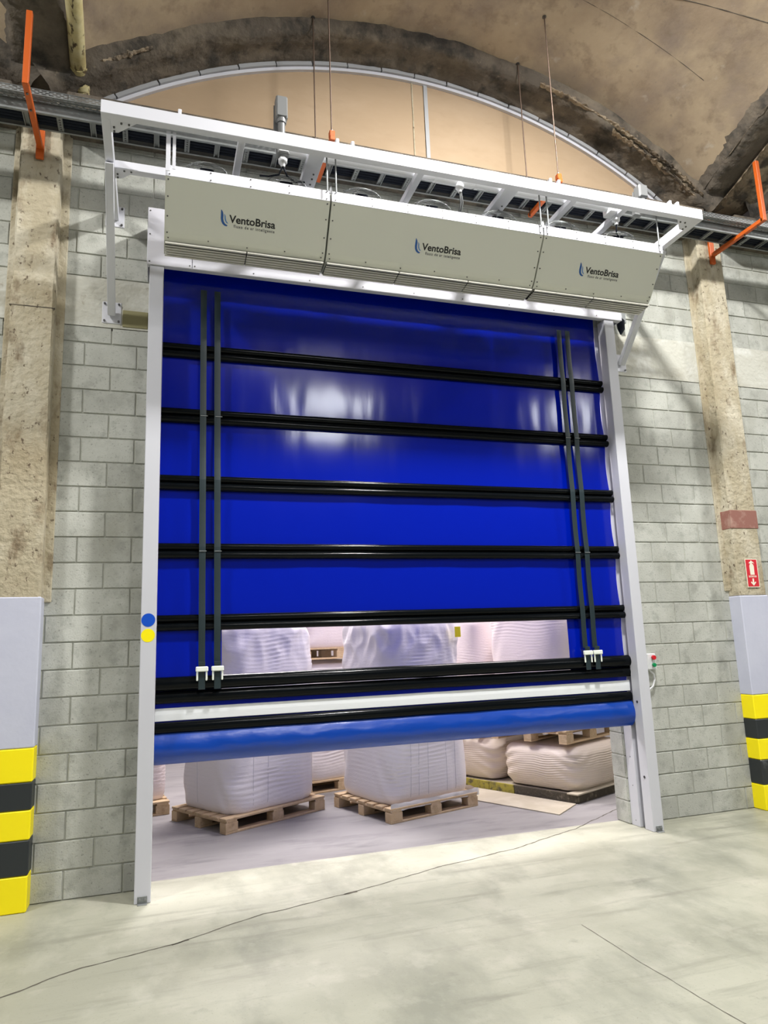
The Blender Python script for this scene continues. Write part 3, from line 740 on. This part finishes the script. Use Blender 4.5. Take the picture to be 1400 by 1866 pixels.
gland(.82, -1.095, 5.37, bx, [[(.82, -1.095, 5.29), (.79, -1.09, 5.22), (.72, -1.05, 5.22), (.66, -1.0, 5.25)], [(.822, -1.095, 5.29), (.85, -1.1, 5.21), (.92, -1.06, 5.20), (1.0, -1.02, 5.24)]])
bx = MB(); bx.bevbox(3.70, 3.85, -1.15, -1.03, 5.36, 5.48, .008, Matrix.Translation(g((0, 0, 0)))); bx = bx.build('junction_box', 'pvc', cd)
gland(3.79, -1.09, 5.36, bx, [[(3.79, -1.09, 5.28), (3.79, -1.08, 5.2), (3.84, -1.04, 5.20), (3.95, -1.0, 5.25)]])
def riser(x, z0, z1, z2, lab, pipe_r=.028):
    t = empty('conduit_elbow', (x, -1.10, z0), 0, lab, 'conduit box', 'grey conduit boxes above the frame')
    MB().tube([(0, 0, 0), (0, 0, z1-z0)], pipe_r, 14).build('riser_pipe', 'grey_al', t)
    MB().tube([(0, 0, z1-z0-.03), (0, 0, z1-z0+.01)], pipe_r+.008, 14).build('collar', 'grey_al', t)
    b = MB(); b.bevbox(-.045, .045, -.035, .05, z1-z0, z2-z0, .01); b.build('box_body', 'grey_al', t)
    MB().bevbox(-.038, .038, -.042, -.034, z1-z0+.01, z2-z0-.01, .003).build('cover', 'grey_al', t)
    MB().prism([(.05, -.12+z1-z0), (.09, -.12+z1-z0), (.06, z2-z0-.05), (.05, z2-z0-.03)], -.05, .03, lambda a, b_, h: (h, a, b_)).build('rear_bracket', 'grey_al', t)
riser(.812, 5.49, 5.68, 5.87, 'taller grey conduit box standing above the left part of the white frame')
riser(4.085, 5.42, 5.57, 5.70, 'short grey conduit box above the right end of the white frame', .02)

# ---------------------------------------------------------------- cable ladder, perforated tray, cables
X0, X1 = -2.6, 7.9
ld = empty('cable_ladder', (2.5, -.5, 5.80), 0, 'galvanised cable ladder with evenly spaced rungs running along the upper wall', 'cable ladder')
g = lambda p: Vector(p)-Vector((2.5, -.5, 5.80)); T = Matrix.Translation(g((0, 0, 0)))
ZL = 5.795
for y in (-.560, -.365):
    b = MB(); b.box(X0, X1, y-.0015, y+.0015, ZL, ZL+.080, T); sgn = 1 if y < -.5 else -1
    b.box(X0, X1, min(y, y+sgn*.018), max(y, y+sgn*.018), ZL-.002, ZL+.001, T); b.box(X0, X1, min(y, y+sgn*.015), max(y, y+sgn*.015), ZL+.077, ZL+.080, T)
    b.build('side_rail', 'steel', ld)
rg = {}
for kind in (0, 1):
    b = MB()
    if kind == 0:
        b.box(-.021, -.015, -.096, .096, 0, .02); b.box(.015, .021, -.096, .096, 0, .02); b.box(-.021, .021, -.096, .096, .016, .02)
    else:
        for k in range(7):
            yy = -.096+k*.192/7
            b.box(-.021, -.007, yy, yy+.192/7, 0, .004); b.box(.007, .021, yy, yy+.192/7, 0, .004); b.box(-.007, .007, yy, yy+.014, 0, .004)
        b.box(-.021, -.018, -.096, .096, 0, .02); b.box(.018, .021, -.096, .096, 0, .02); b.box(-.02, .02, -.096, .096, .012, .014)
    m = b.mesh('rung'); m.materials.append(M['steel']); rg[kind] = m
i = 0; x = X0+.1
while x < X1:
    link('rung', rg[i % 2], ld, g((x, -.4625, ZL+.003))); x += .24; i += 1
pt = empty('perforated_cable_tray', (2.5, -.55, 5.9), 0, 'slotted galvanised cable tray stacked on top of the cable ladder', 'cable tray')
g = lambda p: Vector(p)-Vector((2.5, -.55, 5.9)); T = Matrix.Translation(g((0, 0, 0)))
def slotted(nm, rows, fn):
    """strip of sheet with slots: rows = list of v edges alternately solid / slotted"""
    b = MB(); p = .05; n = int((X1-X0)/p)
    for k in range(len(rows)-1):
        v0, v1 = rows[k], rows[k+1]
        if k % 2 == 0:
            b.add([fn(X0, v0), fn(X1, v0), fn(X1, v1), fn(X0, v1)], [(0, 1, 2, 3)])
        else:
            off = .025 if (k//2) % 2 else 0
            for i in range(n):
                xa = X0+i*p+off
                b.add([fn(xa, v0), fn(xa+.017, v0), fn(xa+.017, v1), fn(xa, v1)], [(0, 1, 2, 3)])
    return b.build(nm, 'steel', pt)
zt = 5.879
slotted('slotted_side', [0, .009, .015, .022, .028, .035, .041, .048], lambda x, v: g((x, -.645, zt+v)))
slotted('slotted_base', [0, .010, .018, .028, .036, .046, .054, .064, .072, .082, .090, .105, .113, .13, .14, .15, .158, .225], lambda x, v: g((x, -.645+v, zt)))
slotted('slotted_side', [0, .009, .015, .022, .028, .035, .041, .048], lambda x, v: g((x, -.420, zt+v)))
b = MB(); b.box(X0, X1, -.648, -.642, zt-.002, zt+.002, T); b.box(X0, X1, -.648, -.637, zt+.046, zt+.049, T); b.build('rolled_edge', 'steel', pt)
for xj in (-.75, 2.2, 5.2):
    MB().box(xj, xj+.004, -.6475, -.6445, zt, zt+.046, T).build('tray_joint', 'steel_dark', pt)
for k, (yy, rad, zo) in enumerate(((-.538, .0165, 0), (-.503, .0165, 0), (-.468, .0165, 0), (-.433, .0165, 0), (-.397, .0165, 0), (-.5205, .011, .026), (-.4855, .011, .026), (-.4505, .011, .026), (-.415, .011, .026))):
    zc = ZL+.0262+rad+zo
    pts = [(X0+i*.42, yy+.0006*nz(i*.7, k, 0), zc) for i in range(26)]
    o = MB().tube(pts, rad, 8).build('power_cable', 'cable')
    o['label'] = 'thick dark blue power cable lying inside the cable ladder along the wall'; o['category'] = 'cable'; o['group'] = 'power cables in the cable ladder'
# a few cables in the upper tray
for k in range(3):
    pts = [(X0+i*.42, -.60+k*.045, zt+.014) for i in range(26)]
    o = MB().tube(pts, .012, 8).build('control_cable', 'grey_al')
    o['label'] = 'grey cable lying in the upper slotted tray'; o['category'] = 'cable'; o['group'] = 'cables in the slotted tray'

def tray_bracket(xc, yw, ye, ztop, lab, rear):
    t = empty('tray_bracket', (xc, yw, 5.77), 0, lab, 'bracket', 'orange tray brackets on the columns')
    MB().beam((0, 0, 0), (0, ye-yw, 0), .042, .042).build('arm', 'orange', t)
    MB().beam((0, ye-yw, -.02), (0, ye-yw, ztop-5.77), .042, .042, up=(0, 1, 0)).build('upright', 'orange', t)
    MB().beam((0, -.022, -.10), (0, -.022, rear-5.77), .06, .03, up=(0, 1, 0)).build('wall_channel', 'orange', t)
    b = MB(); b.tube([(0, ye-yw+.08, -.021), (0, ye-yw+.08, -.03)], .009, 6); b.tube([(0, ye-yw+.25, -.021), (0, ye-yw+.25, -.03)], .009, 6); b.build('bolts', 'steel_dark', t, kind='stuff')
tray_bracket(5.735, -.155, -.885, 6.42, 'orange steel tray bracket on the right column', 6.25)
tray_bracket(-1.0, -.155, -.885, 6.36, 'orange steel tray bracket on the left column', 6.1)
def tray_hanger(xc, ztf, ztr, lab):
    t = empty('tray_hanger', (xc, -.64, 5.77), 0, lab, 'hanger', 'orange tray hangers on rods')
    MB().beam((0, -.27, 0), (0, .30, 0), .04, .04).build('arm', 'orange', t)
    MB().tube([(0, -.235, -.03), (0, -.235, ztf-5.77)], .006, 8).build('rod', 'rod', t)
    MB().tube([(-.02, .265, -.03), (-.02, .265, ztr-5.77)], .006, 8).build('rod', 'rod', t)
    b = MB(); b.bevbox(-.022, .022, -.262, -.212, .02, .075, .005); b.build('clamp', 'orange', t)
    MB().tube([(0, -.235, .075), (0, -.235, .09)], .014, 6).build('nut', 'steel', t)
    b = MB(); b.tube([(0, -.235, ztf-5.77-.008), (0, -.235, ztf-5.77)], .02, 8); b.build('ceiling_anchor', 'steel_dark', t)
    b = MB(); b.tube([(-.02, .265, ztr-5.77-.008), (-.02, .265, ztr-5.77)], .02, 8); b.build('ceiling_anchor', 'steel_dark', t)
tray_hanger(1.265, shell_z(1.265, -.875, CX), shell_z(1.245, -.375, CX), 'orange tray hanger on thin rods behind the left part of the white frame')
tray_hanger(3.385, shell_z(3.385, -.875, CX), shell_z(3.365, -.375, CX), 'orange tray hanger on thin rods behind the right part of the white frame')

# ---------------------------------------------------------------- downpipe in the left valley
dp = empty('downpipe', (-.72, -.06, 6.40), 0, 'mould-stained yellow drain pipe under the vault above the left column', 'pipe')
MB().tube([(0.02, 0, -.12), (.0, -.10, .02), (-.005, -.30, .05), (.02, -1.0, .12), (.10, -2.2, .2)], .062, 20).build('pipe', 'pipe', dp)
for p0, p1 in (((.001, -.09, .0), (-.001, -.12, .02)), ((-.004, -.25, .042), (-.004, -.29, .049))):
    MB().tube([p0, p1], .070, 20).build('socket_ring', 'pipe', dp)
vp = empty('rainwater_outlet', (-.86, -.10, 6.35), 0, 'dark round rainwater outlet pipe behind the stained yellow pipe', 'pipe')
MB().tube([(0, 0, -.2), (0, 0, .0), (-.01, -.12, .05), (-.01, -.2, .06)], .055, 16).build('pipe', 'cable', vp)
MB().tube([(-.01, -.18, .058), (-.01, -.21, .062)], .068, 16).build('socket_ring', 'rib', vp)

# black connector at the right end of the header
mc = empty('motor_cable', (4.41, -.08, 5.0), 0, 'black motor cable with plug at the right end of the door header', 'cable')
MB().tube([(-.03, -.15, .18), (.0, -.14, .0), (.03, -.10, -.10), (.055, -.06, -.16)], .016, 8).build('cable', 'cable', mc)
b = MB(); b.tube([(.04, -.08, -.10), (.05, -.08, -.14), (.05, -.08, -.22), (.03, -.09, -.28)], [.02, .042, .036, .01], 10); b.build('plug', 'cable', mc)
MB().bevbox(.11, .16, -.03, .07, -.12, .25, .004).build('box', 'steel', mc)

# ---------------------------------------------------------------- pallets and bags in the store
pm = {}
def pal_mesh(k, sx, sy, sz):
    key = (k, round(sx, 3), round(sy, 3), round(sz, 3))
    if key not in pm:
        b = MB(); b.bevbox(-sx/2, sx/2, -sy/2, sy/2, 0, sz, .003); m = b.mesh(k); m.materials.append(M['wood']); pm[key] = m
    return pm[key]
def pallet(x, y, z, rz, L, W, lab, group='wooden pallets on the store floor'):
    t = empty('pallet', (x, y, z), rz, lab, 'pallet', group)
    # L along local x (deck boards run along x), W along local y
    for yy in (-W/2+.05, 0, W/2-.05): link('bottom_board', pal_mesh('bottom_board', L, .10, .020), t, (0, yy, 0))
    for yy in (-W/2+.05, 0, W/2-.05):
        for xx in (-L/2+.07, 0, L/2-.07): link('block', pal_mesh('block', .14, .10, .078), t, (xx, yy, .020))
    for xx in (-L/2+.07, 0, L/2-.07): link('stringer_board', pal_mesh('stringer_board', .12, W, .020), t, (xx, 0, .098))
    n = 7
    for i in range(n): link('deck_board', pal_mesh('deck_board', L, .11, .020), t, (0, -W/2+.055+(W-.11)*i/(n-1), .118))
    return t
PH = .138
def bag(x, y, z, rz, L, W, H, lab, mt='bag', seed=1, shoulder=.10, squash=0., lean=0., crumple=.0, nwr=16, group='big bags on pallets in the store'):
    t = empty('big_bag', (x, y, z), rz, lab, 'bag', group)
    na, nv = 168, int(70+H*45); b = MB(); vs = []
    tot = nv+14
    for j in range(tot+1):
        if j <= nv: f = j/nv; zz = H*f; cap = 1.
        else: q = (j-nv)/14; zz = H; cap = 1-q; f = 1
        bl = 1.-.06*math.exp(-zz/.05)                       # tucked foot
        bulge = 1+(.035+.05*squash)*math.sin(math.pi*min(1, f*1.02))
        zs = zz
        if zz > H-shoulder: 
            q = (zz-(H-shoulder))/shoulder; sh = math.sqrt(max(0, 1-q*q*.82)); 
        else: sh = 1
        rs = shoulder*.9
        for i in range(na):
            a = 2*math.pi*i/na; ca, sa = math.cos(a), math.sin(a)
            ex = 7-2.6*math.sin(math.pi*min(1, f))-2.0*max(0, f-.85)/.15
            rad = (abs(ca)**ex+abs(sa)**ex)**(-1/ex)
            ux, uy = ca*rad, sa*rad
            corner = min(1, max(0, (rad-1.0)/.3))
            if squash > .5: ph = zz*nwr*.55+.55*nz(ux*2, uy*2, seed)+.5*nz(ux*1.5, uy*1.5, zz*4+seed)
            else: ph = zz*nwr*.85+.40*nz(ux*1.3, uy*1.3, seed)+.9*nz(ux*.6, uy*.6, zz*3+seed)
            w1 = math.sin(2*math.pi*(ph+.3*corner*math.sin(3*a)))
            m1 = .35+1.3*max(0, nz(ux*1.7, uy*1.7, zz*2.2+seed)+.25)
            wr_ = (-.0105 if squash > .5 else -.0065*min(1, .15+zz/.35)*(.2+1.6*max(0, nz(ux*1.1+5, uy*1.1, zz*1.7+seed)+.35)))*(1-abs(w1))**2.2*m1*(1 if zz < H-shoulder else .3)
            # drag wrinkles that fan out of the corners
            fan = .010*math.sin(22*(zz/H)+9*corner+seed+5*nz(ux, uy, zz, 1.2))*corner**1.5
            big = .022*nz(ux*1.3+seed, uy*1.3, zz*1.6)
            cr = crumple*(.9*nz(ux*2.2, uy*2.2, zz*2.4+seed)-1.1*abs(nz(ux*3+3, uy*3, zz*4.5+seed))+.25*nz(ux*9, uy*9, zz*3))*max(0, min(1, (f-.66)/.16))
            k = bl*bulge*(1-(1-sh)*rs/.5)
            px = (L/2*k+wr_+fan+big*.6+cr)*ux; py = (W/2*k+wr_+fan+big*.6+cr)*uy
            pz = zz
            if cap < 1:
                dome = (.05-.012*squash)*(1-cap*cap)
                px *= cap; py *= cap; pz = H+dome+crumple*.8*nz(px*5, py*5, seed)*(1-cap)
            px += lean*zz
            vs.append((px, py, max(0, pz)))
    fs = [(j*na+i, j*na+(i+1) % na, (j+1)*na+(i+1) % na, (j+1)*na+i) for j in range(tot) for i in range(na)]
    fs.append(tuple(range(na-1, -1, -1)))
    b.add(vs, fs, True); o = b.build('bag_body', mt, t)
    o.data.polygons[-1].use_smooth = False
    return t, o
def surf_line(o, side, off, z0, z1, L, W, nm='woven_line'):
    """thin woven marker line laid on the bag's face"""
    me = o.data; pts = []
    zz = z0
    while zz < z1:
        best = None
        for v in me.vertices:
            c = v.co
            if abs(c.z-zz) < .02 and ((side == 'x' and c.y < 0 and abs(c.x-off) < .03) or (side == 'y' and c.x < 0 and abs(c.y-off) < .03)):
                d = abs(c.x-off) if side == 'x' else abs(c.y-off)
                d += abs(c.z-zz)
                if best is None or d < best[0]: best = (d, c.copy())
        if best:
            c = best[1]; pts.append((off, c.y-.002, zz) if side == 'x' else (c.x-.002, off, zz))
        zz += .05
    if len(pts) > 2: MB().tube(pts, .0016, 4).build(nm, 'seam', o.parent)
R_ = math.radians
# A: front left
pallet(.945, 2.0, 0, R_(29), 1.24, .96, 'light wooden pallet under the front left white bag')
_, oa = bag(.955, 2.03, PH, R_(29), 1.13, .93, 1.82, 'tall white big bag on the front left pallet, crumpled film at its top', 'bag', 2, .12, 0, 0, .03)
for off in (-.30, -.12): surf_line(oa, 'x', off, .06, 1.0, 1.1, .9)
surf_line(oa, 'y', .1, .06, 1.0, 1.1, .9)
# B: centre
pallet(2.53, 1.63, 0, R_(17.5), 1.12, 1.05, 'wooden pallet wrapped in film under the middle white bag')
tb, ob = bag(2.54, 1.65, PH, R_(17.5), 1.04, .98, 1.86, 'tall white big bag in the middle of the opening with a yellow label', 'bag', 5, .20, 0, 0, .03)
for off in (-.28, -.18, -.06, .18, .3): surf_line(ob, 'x', off, .06, .95, 1.1, .9)
fm = MB(); vs = []
for i in range(81):
    f = i/80; 
    if f < .5: lx, ly = -.57+1.14*f*2, -.535
    else: lx, ly = .57, -.535+1.07*(f-.5)*2
    for k in range(5):
        e = .010*nz(i*.35, k*.9, 4)
        vs.append((lx+(e if f >= .5 else 0), ly-(e if f < .5 else 0), -.030+k*.017+.012*nz(i*.3, k, 8)))
fm.add(vs, [(i*5+k, i*5+k+1, i*5+6+k, i*5+5+k) for i in range(80) for k in range(4)], True); fm.build('film_wrap', 'film', tb)
yl = MB(); yl.bevbox(.30, .38, -.60, -.595, 1.60, 1.71, .001); yl.build('yellow_label', 'yel_dot', tb)
# C: far left
pallet(-.42, 2.95, 0, R_(8), 1.0, 1.2, 'wooden pallet at the left edge of the opening behind the post')
bag(-.42, 2.97, PH, R_(8), .96, 1.1, 1.9, 'pale pink big bag at the far left partly behind the door post', 'bag_pink', 7, .12)
# D: behind, in the middle
pallet(2.03, 3.25, 0, R_(14), 1.1, 1.0, 'shaded pallet behind the gap between the two tall white bags')
bag(2.03, 3.25, PH, R_(14), 1.04, .98, 1.34, 'grey-looking big bag standing behind the gap between the two tall bags', 'bag', 9, .10, .2)
pallet(2.06, 3.22, PH+1.395, R_(12), 1.1, 1.0, 'reddish pallet seen through the clear window, on top of the rear bag')
bag(2.06, 3.22, 2*PH+1.395, R_(12), 1.05, 1.0, 1.2, 'upper pink big bag seen through the clear window on the rear stack', 'bag_pink', 12, .14)
# platform and the low stacks at the right
U = Vector((.912, .410, 0)); V = Vector((-.410, .912, 0)); P0 = Vector((4.16, .905, 0)); ang = math.atan2(U.y, U.x)
pf = empty('loading_platform', tuple(P0), ang, 'low platform with a worn black and yellow edge under the cream bags', 'platform')
MB().bevbox(0.012, 3.2, .012, 3.6, 0, .082, .004).build('deck', 'wood_old', pf)
for i, (a_, c_, m_) in enumerate(((0, .8, 'kerb'), (.805, 1.16, 'kerb_y'), (1.165, 1.7, 'kerb_y'), (1.705, 2.6, 'kerb'))):
    MB().bevbox(-.012, .012, a_, c_, 0, .092, .003).build('edge_strip', m_, pf)
MB().bevbox(.0, .95, -.012, .012, 0, .085, .003).build('edge_strip', 'kerb', pf)
MB().bevbox(-.03, .9, -.035, .10, .085, .10, .003).build('loose_board', 'wood_old', pf)
ps = MB().prism([(3.744, .567), (4.128, .880), (3.49, 2.28), (3.02, 2.08)], 0.0005, .010, lambda a, b_, h: (a, b_, h))
ps = ps.build('plywood_sheet', 'wood_old'); ps['label'] = 'thin pale sheet lying flat on the floor before the platform edge'; ps['category'] = 'sheet'
def at(u, v): return P0+U*u+V*v
p = at(.575, .50); bag(p.x, p.y, .10, ang, 1.08, .98, .43, 'squat cream big bag on the platform nearest the right jamb', 'bag_cream', 21, .085, .8, nwr=40)
p = at(.60, 1.62); bag(p.x, p.y, .10, ang, 1.1, 1.02, .44, 'squat cream big bag behind the middle white bag on the platform', 'bag_cream', 25, .085, .8, nwr=40)
p = at(.55, .60); pallet(p.x, p.y, .575, ang+R_(2), 1.1, 1.0, 'pallet resting on the squat cream bag nearest the right jamb')
bag(p.x, p.y, .575+PH, ang+R_(2), 1.08, 1.0, 1.35, 'upper cream big bag behind the right part of the clear window', 'bag_pink', 31, .12, .3, nwr=20)
p = at(.60, 1.76); pallet(p.x, p.y, .595, ang-R_(3), 1.1, 1.0, 'pallet resting on the squat cream bag behind the middle bag')
tq, oq = bag(p.x, p.y, .595+PH, ang-R_(3), 1.08, 1.0, 1.35, 'upper cream big bag behind the window, left of the one by the jamb', 'bag_pink', 35, .12, .3, nwr=20)
# drooping film below the upper pallets
b = MB(); vs = []; n = 60
for i in range(n+1):
    f = i/n; 
    for k in range(14):
        q = k/13; dr = .06+.16*math.sin(math.pi*f)**2+.03*nz(i*.2, 2, 0)
        vs.append((-.60-.03*math.sin(q*3.1)+.03*nz(i*.25, k*.3, 1), -.62+f*1.0+.03*nz(i*.2, k*.25, 7), .04-dr*q-.01+.02*nz(i*.4, k*.4, 3)))
b.add(vs, [(i*14+k, i*14+k+1, i*14+15+k, i*14+14+k) for i in range(n) for k in range(13)], True); b.build('film_wrap', 'film', tq)
